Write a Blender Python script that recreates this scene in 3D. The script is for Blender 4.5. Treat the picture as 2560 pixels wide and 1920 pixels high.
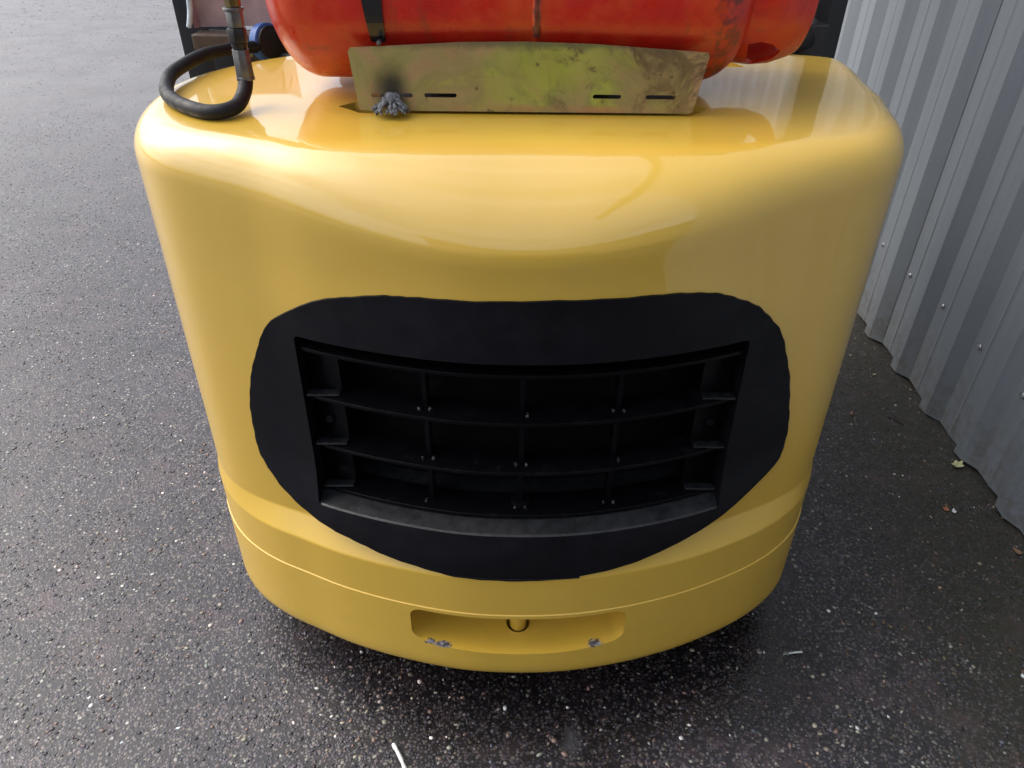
import bpy, bmesh, math, random
import numpy as np
from mathutils import Vector, Matrix
random.seed(7); rng = np.random.default_rng(7)
for o in list(bpy.data.objects): bpy.data.objects.remove(o)
S = bpy.context.scene
COL = S.collection

# ------------------------------------------------------------------ camera
TH, ROLL, F, H = math.radians(35.5), math.radians(0.6), 739.0, 1.463
c_, s_ = math.cos(TH), math.sin(TH)
fw = Vector((0, c_, -s_)); up0 = Vector((0, s_, c_)); rt0 = Vector((1, 0, 0))
rt = rt0 * math.cos(ROLL) + up0 * math.sin(ROLL)
up = up0 * math.cos(ROLL) - rt0 * math.sin(ROLL)
cam = bpy.data.cameras.new('camera'); camo = bpy.data.objects.new('camera', cam)
COL.objects.link(camo); S.camera = camo
M = Matrix((rt, up, -fw)).transposed().to_4x4(); M.translation = Vector((0, 0, H))
camo.matrix_world = M
cam.sensor_width = 36.0; cam.lens = F / 1024 * 36.0
cam.clip_start = 0.02; cam.clip_end = 2000
# ------------------------------------------------------------------ world, sun, exposure
SUN_EL, SUN_AZ = math.radians(44), math.radians(-72)      # azimuth measured from +Y towards +X
w = bpy.data.worlds.new('World'); S.world = w; w.use_nodes = True
nt = w.node_tree; nt.nodes.clear()
def wn(t, **k):
    n = nt.nodes.new(t)
    for a, b in k.items(): setattr(n, a, b)
    return n
wo = wn('ShaderNodeOutputWorld'); bg = wn('ShaderNodeBackground'); sky = wn('ShaderNodeTexSky')
sky.sky_type = 'NISHITA'; sky.sun_disc = False; sky.sun_elevation = SUN_EL; sky.sun_rotation = SUN_AZ
sky.air_density = 1.0; sky.dust_density = 4.0; sky.ozone_density = 1.0
hs = wn('ShaderNodeHueSaturation'); hs.inputs['Saturation'].default_value = 0.55
tc = wn('ShaderNodeTexCoord'); mp = wn('ShaderNodeMapping'); mp.inputs['Scale'].default_value = (1, 1, 3.0)
nz = wn('ShaderNodeTexNoise'); nz.inputs['Scale'].default_value = 2.2; nz.inputs['Detail'].default_value = 6
nr = wn('ShaderNodeMapRange'); nr.inputs[1].default_value = .35; nr.inputs[2].default_value = .65
nr.inputs[3].default_value = 0.75; nr.inputs[4].default_value = 1.25
mx = wn('ShaderNodeMix', data_type='RGBA', blend_type='MULTIPLY'); mx.inputs[0].default_value = 1
L = nt.links.new
sx = wn('ShaderNodeSeparateXYZ'); L(tc.outputs['Generated'], sx.inputs[0])
zr = wn('ShaderNodeMapRange'); zr.inputs[1].default_value = 0.05; zr.inputs[2].default_value = 1.0; zr.inputs[3].default_value = 2.3; zr.inputs[4].default_value = 3.9
L(sx.outputs[2], zr.inputs[0])
mz = wn('ShaderNodeMath', operation='MULTIPLY'); L(nr.outputs[0], mz.inputs[0]); L(zr.outputs[0], mz.inputs[1])
L(tc.outputs['Generated'], mp.inputs[0]); L(mp.outputs[0], nz.inputs[0]); L(nz.outputs[0], nr.inputs[0])
L(sky.outputs[0], hs.inputs['Color']); L(hs.outputs[0], mx.inputs[6]); L(mz.outputs[0], mx.inputs[7])
L(mx.outputs[2], bg.inputs[0]); bg.inputs[1].default_value = 0.11; L(bg.outputs[0], wo.inputs[0])
sl = bpy.data.lights.new('sun', 'SUN'); so = bpy.data.objects.new('sun', sl); COL.objects.link(so)
sl.energy = .34; sl.angle = math.radians(60); sl.color = (1.0, .98, .96)
sd = Vector((math.sin(SUN_AZ) * math.cos(SUN_EL), math.cos(SUN_AZ) * math.cos(SUN_EL), math.sin(SUN_EL)))
so.rotation_euler = sd.to_track_quat('Z', 'Y').to_euler()
vs = S.view_settings; vs.view_transform = 'Standard'; vs.look = 'None'; vs.gamma = 1; vs.use_curve_mapping = False
vs.exposure = 0.06
S.render.engine = 'CYCLES'

# ------------------------------------------------------------------ helpers
def tag(o, label=None, cat=None, group=None, kind=None):
    for k, v in (('label', label), ('category', cat), ('group', group), ('kind', kind)):
        if v: o[k] = v
    return o
def empty(name, loc=(0, 0, 0), rz=0):
    o = bpy.data.objects.new(name, None); COL.objects.link(o); o.location = loc; o.rotation_euler = (0, 0, rz)
    o.empty_display_size = .05
    return o
def mesh_obj(name, verts, faces, mat, parent=None, smooth=None):
    me = bpy.data.meshes.new(name)
    me.from_pydata([tuple(v) for v in verts], [], [tuple(f) for f in faces]); me.update()
    return link(name, me, mat, parent, smooth)
def link(name, me, mat, parent=None, smooth=None):
    if mat and not me.materials: me.materials.append(mat)
    if smooth is not None:
        me.shade_smooth()
        if smooth < 180: me.set_sharp_from_angle(angle=math.radians(smooth))
    o = bpy.data.objects.new(name, me); COL.objects.link(o)
    if parent:
        o.parent = parent
    return o
def bm_obj(name, bm, mat, parent=None, smooth=None):
    me = bpy.data.meshes.new(name); bmesh.ops.recalc_face_normals(bm, faces=bm.faces); bm.to_mesh(me); bm.free()
    return link(name, me, mat, parent, smooth)
def box_bm(x0, x1, y0, y1, z0, z1, bev=0, seg=2, bm=None):
    b = bmesh.new()
    bmesh.ops.create_cube(b, size=1)
    for v in b.verts:
        v.co = Vector(((x0 + x1) / 2 + v.co.x * (x1 - x0), (y0 + y1) / 2 + v.co.y * (y1 - y0), (z0 + z1) / 2 + v.co.z * (z1 - z0)))
    if bev: bmesh.ops.bevel(b, geom=b.edges[:], offset=bev, segments=seg, profile=.5, affect='EDGES')
    return b
def cyl_bm(p0, p1, r0, r1=None, n=24, bev=0):
    r1 = r0 if r1 is None else r1
    p0, p1 = Vector(p0), Vector(p1); d = p1 - p0
    b = bmesh.new(); bmesh.ops.create_cone(b, cap_ends=True, segments=n, radius1=r0, radius2=r1, depth=d.length)
    if bev:
        ed = [e for e in b.edges if e.calc_face_angle(0) > 1.0]
        bmesh.ops.bevel(b, geom=ed, offset=bev, segments=2, profile=.5, affect='EDGES')
    q = d.to_track_quat('Z', 'Y').to_matrix().to_4x4(); q.translation = (p0 + p1) / 2
    bmesh.ops.transform(b, matrix=q, verts=b.verts)
    return b
def merge(a, b):
    me = bpy.data.meshes.new('tmp'); b.to_mesh(me); a.from_mesh(me); b.free(); bpy.data.meshes.remove(me); return a
def tube_bm(pts, r, n=16, cap=True):
    pts = [Vector(p) for p in pts]; b = bmesh.new(); rings = []
    t0 = (pts[1] - pts[0]).normalized(); a = t0.orthogonal().normalized()
    for i, p in enumerate(pts):
        t = (pts[min(i + 1, len(pts) - 1)] - pts[max(i - 1, 0)]).normalized()
        a = (a - t * a.dot(t)).normalized(); bb = t.cross(a)
        rr = r[i] if hasattr(r, '__len__') else r
        rings.append([b.verts.new(p + (a * math.cos(2 * math.pi * k / n) + bb * math.sin(2 * math.pi * k / n)) * rr) for k in range(n)])
    for i in range(len(rings) - 1):
        for k in range(n):
            b.faces.new((rings[i][k], rings[i][(k + 1) % n], rings[i + 1][(k + 1) % n], rings[i + 1][k]))
    if cap: b.faces.new(rings[0][::-1]); b.faces.new(rings[-1])
    return b
def catmull(pts, n, closed=False):
    P = [Vector(p) for p in pts]; m = len(P); out = []
    segs = m if closed else m - 1
    for i in range(segs):
        g = lambda j: P[j % m] if closed else P[max(0, min(m - 1, j))]
        a, b, c, d = g(i - 1), g(i), g(i + 1), g(i + 2)
        for k in range(n):
            t = k / n
            out.append(.5 * ((2 * b) + (c - a) * t + (2 * a - 5 * b + 4 * c - d) * t * t + (3 * b - a - 3 * c + d) * t ** 3))
    if not closed: out.append(P[-1])
    return out
def lathe_x(profile, cy, cz, n=96):
    """profile list of (x, r) -> verts, faces of a surface of revolution round an x axis"""
    V, Fc = [], []
    for x, r in profile:
        for k in range(n):
            a = 2 * math.pi * k / n; V.append((x, cy + r * math.cos(a), cz + r * math.sin(a)))
    for i in range(len(profile) - 1):
        for k in range(n):
            Fc.append((i * n + k, i * n + (k + 1) % n, (i + 1) * n + (k + 1) % n, (i + 1) * n + k))
    return V, Fc
def boolean(o, cutters, op='DIFFERENCE', smooth=None):
    for c in cutters:
        m = o.modifiers.new('b', 'BOOLEAN'); m.object = c; m.operation = op; m.solver = 'MANIFOLD'
    dg = bpy.context.evaluated_depsgraph_get(); dg.update()
    me = bpy.data.meshes.new_from_object(o.evaluated_get(dg))
    o.modifiers.clear(); old = o.data; nm = old.name; o.data = me; bpy.data.meshes.remove(old); me.name = nm
    for c in cutters:
        d = c.data; bpy.data.objects.remove(c); bpy.data.meshes.remove(d)
    if smooth is not None:
        me.shade_smooth(); me.set_sharp_from_angle(angle=math.radians(smooth))
    return o

# ------------------------------------------------------------------ materials
def mat(name):
    m = bpy.data.materials.new(name); m.use_nodes = True; n = m.node_tree
    b = n.nodes['Principled BSDF']; return m, n, b
class G:
    """tiny node helper"""
    def __init__(s, nt): s.nt = nt; s.tc = nt.nodes.new('ShaderNodeTexCoord')
    def L(s, a, b): s.nt.links.new(a, b)
    def noise(s, scale, detail=4, rough=.55, vec=None, dist=0):
        n = s.nt.nodes.new('ShaderNodeTexNoise'); n.inputs['Scale'].default_value = scale; n.inputs['Detail'].default_value = detail
        n.inputs['Roughness'].default_value = rough; n.inputs['Distortion'].default_value = dist
        s.L(vec or s.tc.outputs['Object'], n.inputs['Vector']); return n.outputs['Fac']
    def vor(s, scale, out='Distance', feature='F1', vec=None, rnd=1):
        n = s.nt.nodes.new('ShaderNodeTexVoronoi'); n.feature = feature; n.inputs['Scale'].default_value = scale
        n.inputs['Randomness'].default_value = rnd
        s.L(vec or s.tc.outputs['Object'], n.inputs['Vector']); return n.outputs[out]
    def ramp(s, fac, stops, interp='LINEAR'):
        n = s.nt.nodes.new('ShaderNodeValToRGB'); e = n.color_ramp.elements; n.color_ramp.interpolation = interp
        while len(e) < len(stops): e.new(.5)
        for el, (p, c) in zip(e, stops):
            el.position = p; el.color = (*c, 1) if hasattr(c, '__len__') else (c, c, c, 1)
        s.L(fac, n.inputs[0]); return n.outputs[0]
    def mix(s, fac, a, b, mode='MIX'):
        n = s.nt.nodes.new('ShaderNodeMix'); n.data_type = 'RGBA'; n.blend_type = mode
        for v, i in ((fac, 0), (a, 6), (b, 7)):
            if hasattr(v, 'links'): s.L(v, n.inputs[i])
            elif i == 0: n.inputs[0].default_value = v
            else: n.inputs[i].default_value = (*v, 1) if hasattr(v, '__len__') else (v, v, v, 1)
        return n.outputs[2]
    def math(s, op, a, b=0, c=0, clamp=False):
        n = s.nt.nodes.new('ShaderNodeMath'); n.operation = op; n.use_clamp = clamp
        for i, v in enumerate((a, b, c)):
            if hasattr(v, 'links'): s.L(v, n.inputs[i])
            else: n.inputs[i].default_value = v
        return n.outputs[0]
    def rng(s, v, a, b, c=0, d=1, smooth=True):
        n = s.nt.nodes.new('ShaderNodeMapRange'); n.interpolation_type = 'SMOOTHSTEP' if smooth else 'LINEAR'
        s.L(v, n.inputs[0])
        for i, q in enumerate((a, b, c, d)): n.inputs[i + 1].default_value = q
        return n.outputs[0]
    def sep(s, vec=None):
        n = s.nt.nodes.new('ShaderNodeSeparateXYZ'); s.L(vec or s.tc.outputs['Object'], n.inputs[0]); return n.outputs
    def near(s, p, vec=None, scale=(1, 1, 1)):
        """distance from a point of the object"""
        a = s.nt.nodes.new('ShaderNodeVectorMath'); a.operation = 'SUBTRACT'; s.L(vec or s.tc.outputs['Object'], a.inputs[0]); a.inputs[1].default_value = p
        m = s.nt.nodes.new('ShaderNodeVectorMath'); m.operation = 'MULTIPLY'; s.L(a.outputs[0], m.inputs[0]); m.inputs[1].default_value = scale
        l = s.nt.nodes.new('ShaderNodeVectorMath'); l.operation = 'LENGTH'; s.L(m.outputs[0], l.inputs[0]); return l.outputs['Value']
    def mapping(s, scale=(1, 1, 1), rot=(0, 0, 0), vec=None):
        n = s.nt.nodes.new('ShaderNodeMapping'); n.inputs['Scale'].default_value = scale; n.inputs['Rotation'].default_value = rot
        s.L(vec or s.tc.outputs['Object'], n.inputs[0]); return n.outputs[0]
    def bump(s, h, strength, dist, normal=None):
        n = s.nt.nodes.new('ShaderNodeBump'); n.inputs['Strength'].default_value = strength; n.inputs['Distance'].default_value = dist
        s.L(h, n.inputs['Height'])
        if normal: s.L(normal, n.inputs['Normal'])
        return n.outputs[0]
def simple(name, col, rough=.5, metal=0, var=.25, scale=40, bump=.15, bdist=.001, coat=0, spec=.5):
    m, n, b = mat(name); g = G(n)
    f = g.noise(scale, 5)
    lo = tuple(x * (1 - var) for x in col); hi = tuple(min(1, x * (1 + var)) for x in col)
    g.L(g.ramp(f, [(.3, lo), (.7, hi)]), b.inputs['Base Color'])
    g.L(g.rng(g.noise(scale * .4, 3), .3, .7, max(0, rough - .1), min(1, rough + .1)), b.inputs['Roughness'])
    b.inputs['Metallic'].default_value = metal; b.inputs['Coat Weight'].default_value = coat
    b.inputs['Specular IOR Level'].default_value = spec
    if bump: g.L(g.bump(g.noise(scale * 3, 3), bump, bdist), b.inputs['Normal'])
    return m

def m_yellow():
    m, n, b = mat('yellow_gloss_paint'); g = G(n)
    base = g.ramp(g.noise(3, 3), [(.3, (.64, .405, .046)), (.7, (.68, .43, .054))])
    # small chips where the tow pocket lip is worn, and a few dirt specks
    col = base
    wob = g.noise(260, 3)
    for p, r, sc in (((.164, .884, .2145), .019, (1, 1.2, 2.2)), ((.187, .888, .2185), .007, (1, 1.2, 2.5)),
                     ((-.130, .880, .2080), .016, (.9, 1.6, 3)), ((-.155, .884, .2110), .012, (.9, 1.6, 3))):
        d = g.math('ADD', g.near(p, scale=sc), g.math('MULTIPLY', g.math('SUBTRACT', wob, .5), .022))
        k = g.rng(d, r * .75, r, 1, 0)
        col = g.mix(k, col, g.ramp(g.noise(130, 2), [(.42, (.06, .06, .07)), (.56, (.30, .31, .34))]))
    speck = g.rng(g.vor(34), .010, .018, 1, 0)
    gate = g.rng(g.vor(34, 'Color'), .62, .66)
    col = g.mix(g.math('MULTIPLY', g.math('MULTIPLY', speck, gate), .6), col, (.12, .07, .02))
    dust = g.rng(g.noise(7, 6, .7), .5, .8, 0, .10)
    col = g.mix(dust, col, (.55, .42, .2))
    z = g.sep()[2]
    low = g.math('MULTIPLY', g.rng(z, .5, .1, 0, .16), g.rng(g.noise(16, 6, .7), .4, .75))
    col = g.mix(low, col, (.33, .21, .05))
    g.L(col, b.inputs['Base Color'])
    g.L(g.rng(g.noise(11, 4), .3, .7, .34, .46), b.inputs['Roughness'])
    g.L(g.rng(z, .35, .95, .45, 1.0), b.inputs['Coat Weight']); b.inputs['Coat IOR'].default_value = 1.72
    rz = g.rng(z, .6, 1.0, .22, .03)
    g.L(rz, b.inputs['Coat Roughness'])
    h = g.math('ADD', g.math('MULTIPLY', g.noise(120, 2), .35), g.noise(14, 2))
    nb = g.bump(h, .10, .004)
    g.L(nb, b.inputs['Normal']); g.L(g.bump(g.math('ADD', g.noise(9, 2), g.math('MULTIPLY', g.noise(260, 2), .04)), .10, .006), b.inputs['Coat Normal'])
    return m
def m_black_paint():
    m, n, b = mat('black_satin_paint'); g = G(n)
    g.L(g.ramp(g.noise(9, 6, .7), [(.3, (.0035, .0035, .005)), (.75, (.008, .008, .011))]), b.inputs['Base Color'])
    g.L(g.rng(g.noise(25, 5), .3, .7, .38, .6), b.inputs['Roughness'])
    b.inputs['Specular IOR Level'].default_value = .18
    g.L(g.bump(g.noise(300, 3), .12, .001), b.inputs['Normal']); return m
def m_plastic():
    m, n, b = mat('black_plastic'); g = G(n)
    d = g.rng(g.noise(30, 6, .75), .5, .8, 0, 1)
    g.L(g.mix(d, (.003, .003, .004), (.012, .012, .012)), b.inputs['Base Color'])
    g.L(g.rng(d, 0, 1, .28, .6), b.inputs['Roughness']); b.inputs['Specular IOR Level'].default_value = .14
    g.L(g.bump(g.noise(160, 4), .25, .0015), b.inputs['Normal']); return m
def m_red():
    m, n, b = mat('scuffed_red_paint'); g = G(n)
    base = g.ramp(g.noise(8, 6, .7), [(.3, (.42, .010, .005)), (.5, (.55, .018, .006)), (.72, (.60, .070, .010))])
    sc = g.rng(g.noise(1, 8, .78, vec=g.mapping((14, 34, 34))), .56, .72)
    col = g.mix(g.math('MULTIPLY', sc, .6), base, (.11, .035, .018))
    stk = g.rng(g.noise(1, 6, .7, vec=g.mapping((26, 5, 5))), .56, .70, 0, .55)
    col = g.mix(stk, col, (.20, .03, .012))
    # black scuff towards the collar end and a rusty drip at the middle
    wob = g.math('MULTIPLY', g.math('SUBTRACT', g.noise(45, 4), .5), .09)
    x, y, z = g.sep()
    d = g.math('ADD', g.math('ABSOLUTE', g.math('SUBTRACT', x, .315)), wob)
    k = g.math('MULTIPLY', g.rng(d, .004, .03, 1, 0), g.rng(g.noise(60, 5, .75), .38, .6))
    col = g.mix(g.math('MULTIPLY', k, .8), col, (.03, .018, .015))
    d = g.math('ADD', g.math('ABSOLUTE', g.math('SUBTRACT', x, .031)), g.math('MULTIPLY', wob, .12))
    k = g.math('MULTIPLY', g.rng(d, .004, .0065, 1, 0), g.rng(z, 1.24, 1.245))
    col = g.mix(g.math('MULTIPLY', k, .9), col, g.ramp(g.noise(90, 4), [(.35, (.06, .012, .006)), (.6, (.16, .05, .03))]))
    fine = g.rng(g.vor(110), .05, .12, 1, 0)
    col = g.mix(g.math('MULTIPLY', fine, g.rng(g.noise(20, 3), .52, .6, 0, .6)), col, (.2, .09, .05))
    g.L(col, b.inputs['Base Color'])
    g.L(g.rng(g.noise(40, 5), .3, .7, .26, .5), b.inputs['Roughness'])
    g.L(g.bump(g.noise(170, 4), .25, .001), b.inputs['Normal']); b.inputs['Specular IOR Level'].default_value = .5; b.inputs['Coat Weight'].default_value = .35; b.inputs['Coat Roughness'].default_value = .18
    return m
def m_zinc():
    m, n, b = mat('yellow_passivated_zinc'); g = G(n)
    f = g.noise(9, 5, .6, dist=.8)
    col = g.ramp(f, [(.36, (.40, .24, .13)), (.45, (.32, .27, .10)), (.51, (.24, .24, .075)), (.57, (.34, .37, .06)), (.64, (.42, .27, .14))])
    x, y, z = g.sep()
    col = g.mix(g.rng(g.near((.06, 1.187, 1.215), scale=(1, 1, 2.2)), .02, .15, .75, 0), col, (.36, .40, .05))
    col = g.mix(g.math('MULTIPLY', g.rng(z, 1.152, 1.144), g.rng(g.noise(14, 3), .35, .6, 0, .8)), col, (.42, .20, .09))
    col = g.mix(g.rng(g.near((.24, 1.187, 1.21), scale=(.7, 1, 1.6)), .02, .09, .45, 0), col, (.30, .17, .08))
    dirt = g.rng(g.noise(34, 8, .8, dist=1.0), .56, .66)
    col = g.mix(g.math('MULTIPLY', dirt, g.rng(x, -.12, .10, .3, .95)), col, (.085, .058, .02))
    big = g.math('MULTIPLY', g.rng(g.noise(11, 7, .75, dist=1.5), .46, .60), g.rng(x, -.02, .12, 0, .9))
    col = g.mix(big, col, (.12, .075, .035))
    col = g.mix(g.rng(g.noise(5, 4), .45, .6, 0, .5), col, (.34, .24, .10))
    sp = g.math('MULTIPLY', g.rng(g.vor(55), .10, .2, 1, 0), g.rng(g.noise(9, 2), .5, .56))
    col = g.mix(g.math('MULTIPLY', sp, .75), col, (.10, .08, .03))
    top = g.math('MULTIPLY', g.rng(g.math('ADD', z, g.math('MULTIPLY', g.noise(30, 4), .022)), 1.236, 1.250), .75)
    col = g.mix(top, col, (.10, .085, .05))
    soot = g.rng(g.math('ADD', g.near((-.190, 1.187, 1.172), scale=(1, .3, .8)), g.math('MULTIPLY', g.noise(40, 3), .012)), .010, .048, 1, 0)
    col = g.mix(g.math('MULTIPLY', soot, .93), col, (.02, .018, .018))
    g.L(col, b.inputs['Base Color']); b.inputs['Metallic'].default_value = .15
    g.L(g.rng(g.noise(30, 4), .3, .7, .38, .58), b.inputs['Roughness'])
    g.L(g.bump(g.noise(60, 6, .7), .25, .001), b.inputs['Normal']); return m
def m_clad():
    m, n, b = mat('grey_coated_steel'); g = G(n)
    st = g.noise(1, 5, .6, vec=g.mapping((30, 30, 1.2)))
    col = g.ramp(st, [(.3, (.18, .20, .222)), (.7, (.205, .227, .248))])
    x, y, z = g.sep()
    low_tone = g.math('MULTIPLY', g.rng(z, .34, .0, 0, .8), g.rng(g.noise(26, 6, .75), .38, .68))  # patchy darker, browner tone towards the bottom edge
    col = g.mix(low_tone, col, (.13, .12, .10))
    col = g.mix(g.rng(g.noise(60, 6, .8), .62, .75, 0, .35), col, (.17, .17, .16))
    g.L(col, b.inputs['Base Color']); g.L(g.rng(g.noise(9, 3), .3, .7, .40, .55), b.inputs['Roughness'])
    b.inputs['Specular IOR Level'].default_value = .4
    g.L(g.bump(g.math('ADD', g.noise(4, 2), g.math('MULTIPLY', g.noise(400, 2), .05)), .15, .01), b.inputs['Normal']); return m
def m_asphalt():
    m, n, b = mat('wet_aggregate_asphalt'); g = G(n)
    cell = g.vor(150, 'Color'); dist = g.vor(150)
    big = g.vor(95, 'Color'); bigd = g.vor(95)
    bw = g.nt.nodes.new('ShaderNodeRGBToBW'); g.L(cell, bw.inputs[0])
    stone = g.ramp(bw.outputs[0], [(.25, (.026, .025, .034)), (.42, (.054, .050, .066)), (.52, (.080, .073, .092)), (.62, (.105, .082, .092)), (.74, (.085, .08, .076)), (.9, (.2, .19, .175))])
    col = g.mix(g.rng(dist, .35, .62), stone, (.018, .018, .021))
    bw2 = g.nt.nodes.new('ShaderNodeRGBToBW'); g.L(big, bw2.inputs[0])
    k = g.math('MULTIPLY', g.rng(bigd, .36, .30, 0, 1), g.rng(bw2.outputs[0], .66, .68))
    col = g.mix(k, col, g.ramp(g.math('FRACT', g.math('MULTIPLY', bw2.outputs[0], 37)), [(0, (.10, .08, .075)), (.5, (.16, .13, .115)), (.8, (.16, .155, .12)), (1, (.42, .40, .37))]))
    x, y, z = g.sep()
    # patches
    pat = g.noise(1.3, 5, .6); pat2 = g.noise(6, 5, .65)
    col = g.mix(1, col, g.ramp(pat, [(.3, .82), (.7, 1.15)]), 'MULTIPLY')
    col = g.mix(g.rng(pat2, .48, .72, 0, .55), col, (.088, .060, .066))
    # tyre tracks running across the yard
    tr = g.noise(1, 4, .5, vec=g.mapping((.35, 2.2, 1), (0, 0, math.radians(-52))))
    far = g.rng(y, 3.0, 6.0)
    far_sheen = g.math('ADD', g.math('ADD', y, g.math('MULTIPLY', x, -.35)), g.math('MULTIPLY', g.math('SUBTRACT', g.noise(.9, 6, .65), .5), 3.0))  # grazing sky sheen painted as paler ground towards the far left
    col = g.mix(g.rng(far_sheen, 3.0, 7.5, 0, .48), col, g.ramp(g.noise(2.6, 6, .7), [(.35, (.15, .145, .152)), (.65, (.215, .20, .19))]))
    col = g.mix(g.math('MULTIPLY', far, g.rng(tr, .56, .66, 0, .3)), col, (.10, .085, .075))
    # brown mossy silt along the wall foot, with right-side shade painted in
    wall = g.math('ADD', x, g.math('MULTIPLY', g.math('SUBTRACT', g.noise(5, 5), .5), .55))
    moss_shade = g.math('MULTIPLY', g.rng(wall, .55, 1.25), g.rng(g.noise(28, 6, .7), .25, .6, .35, 1))
    col = g.mix(g.math('MULTIPLY', moss_shade, .85), col, g.ramp(g.noise(24, 6, .7), [(.3, (.028, .018, .013)), (.5, (.022, .024, .010)), (.68, (.045, .027, .018)), (.85, (.07, .05, .035))]))
    # oily wet stain under and in front of the machine
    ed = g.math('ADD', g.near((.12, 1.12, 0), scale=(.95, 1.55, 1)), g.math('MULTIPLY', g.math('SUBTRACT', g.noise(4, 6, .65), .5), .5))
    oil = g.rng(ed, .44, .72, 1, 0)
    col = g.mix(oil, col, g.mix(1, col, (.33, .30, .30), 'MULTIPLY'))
    smear = g.rng(g.math('ADD', g.near((.13, .80, 0), scale=(1.6, 1, 1)), g.math('MULTIPLY', g.noise(30, 4), .05)), .03, .075, .5, 0)
    col = g.mix(smear, col, (.07, .07, .075))
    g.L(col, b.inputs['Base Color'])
    wet = g.noise(3.2, 6, .65)
    r = g.rng(wet, .35, .62, .44, .38)
    r = g.math('SUBTRACT', r, g.math('MULTIPLY', oil, .22)); r = g.math('ADD', r, g.math('MULTIPLY', moss_shade, .3))
    g.L(r, b.inputs['Roughness']); b.inputs['Specular IOR Level'].default_value = .42
    h = g.math('ADD', g.math('MULTIPLY', g.rng(dist, .0, .6, 1, 0), .6), g.math('MULTIPLY', bw.outputs[0], .5))
    h = g.math('ADD', h, g.math('MULTIPLY', g.noise(40, 4), .5))
    g.L(g.bump(h, .38, .003), b.inputs['Normal']); return m
def m_chips():
    m, n, b = mat('exposed_stone_chips'); g = G(n)
    a = n.nodes.new('ShaderNodeAttribute'); a.attribute_name = 'tone'
    col = g.mix(1, a.outputs['Color'], g.ramp(g.noise(500, 3), [(.3, .75), (.7, 1.2)]), 'MULTIPLY')
    g.L(col, b.inputs['Base Color']); b.inputs['Roughness'].default_value = .36; b.inputs['Specular IOR Level'].default_value = .45
    return m
Y = m_yellow(); BLK = m_black_paint(); PLA = m_plastic(); RED = m_red(); ZN = m_zinc(); CLAD = m_clad()
ASPH = m_asphalt(); CHIP = m_chips()
RUB = simple('black_rubber', (.009, .009, .0105), .55, var=.4, scale=160, bump=.5, bdist=.0006, spec=.3)
STEEL = simple('dull_steel', (.16, .16, .165), .42, .75, .3, 60)
BRASS = simple('dirty_brass', (.16, .12, .05), .45, .7, .4, 70)
BLUE = simple('blue_plastic', (.018, .08, .27), .35, 0, .2, 40, .1)
FRAME = simple('black_frame_paint', (.010, .011, .014), .35, 0, .3, 20, .2, coat=.3)
PINKZ = simple('pinkish_zinc_sheet', (.42, .31, .30), .42, .35, .3, 14, .2)
LUMP = simple('grey_putty', (.14, .143, .157), .5, .15, .65, 150, .8, .002)
SCREW = simple('bright_zinc', (.55, .56, .58), .3, .85, .15, 90, 0)
RADI = simple('dark_radiator', (.003, .003, .0035), .8, 0, .3, 60, spec=.1)
WIN = simple('dark_window', (.02, .024, .03), .12, 0, .1, 3, 0)

# ------------------------------------------------------------------ ground
gv, gf = [], []
xs = [-60, -20, -8, -4, -2, 0, 1.0, 1.9, 6, 20, 60]; ys = [-20, -6, -2, 0, 1, 2, 4, 8, 16, 30, 70]
for yy in ys:
    for xx in xs: gv.append((xx, yy, 0))
nx = len(xs)
for j in range(len(ys) - 1):
    for i in range(nx - 1): gf.append((j * nx + i, j * nx + i + 1, (j + 1) * nx + i + 1, (j + 1) * nx + i))
ground = mesh_obj('ground', gv, gf, ASPH); tag(ground, 'dark wet exposed-aggregate asphalt of the yard', kind='structure')

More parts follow.
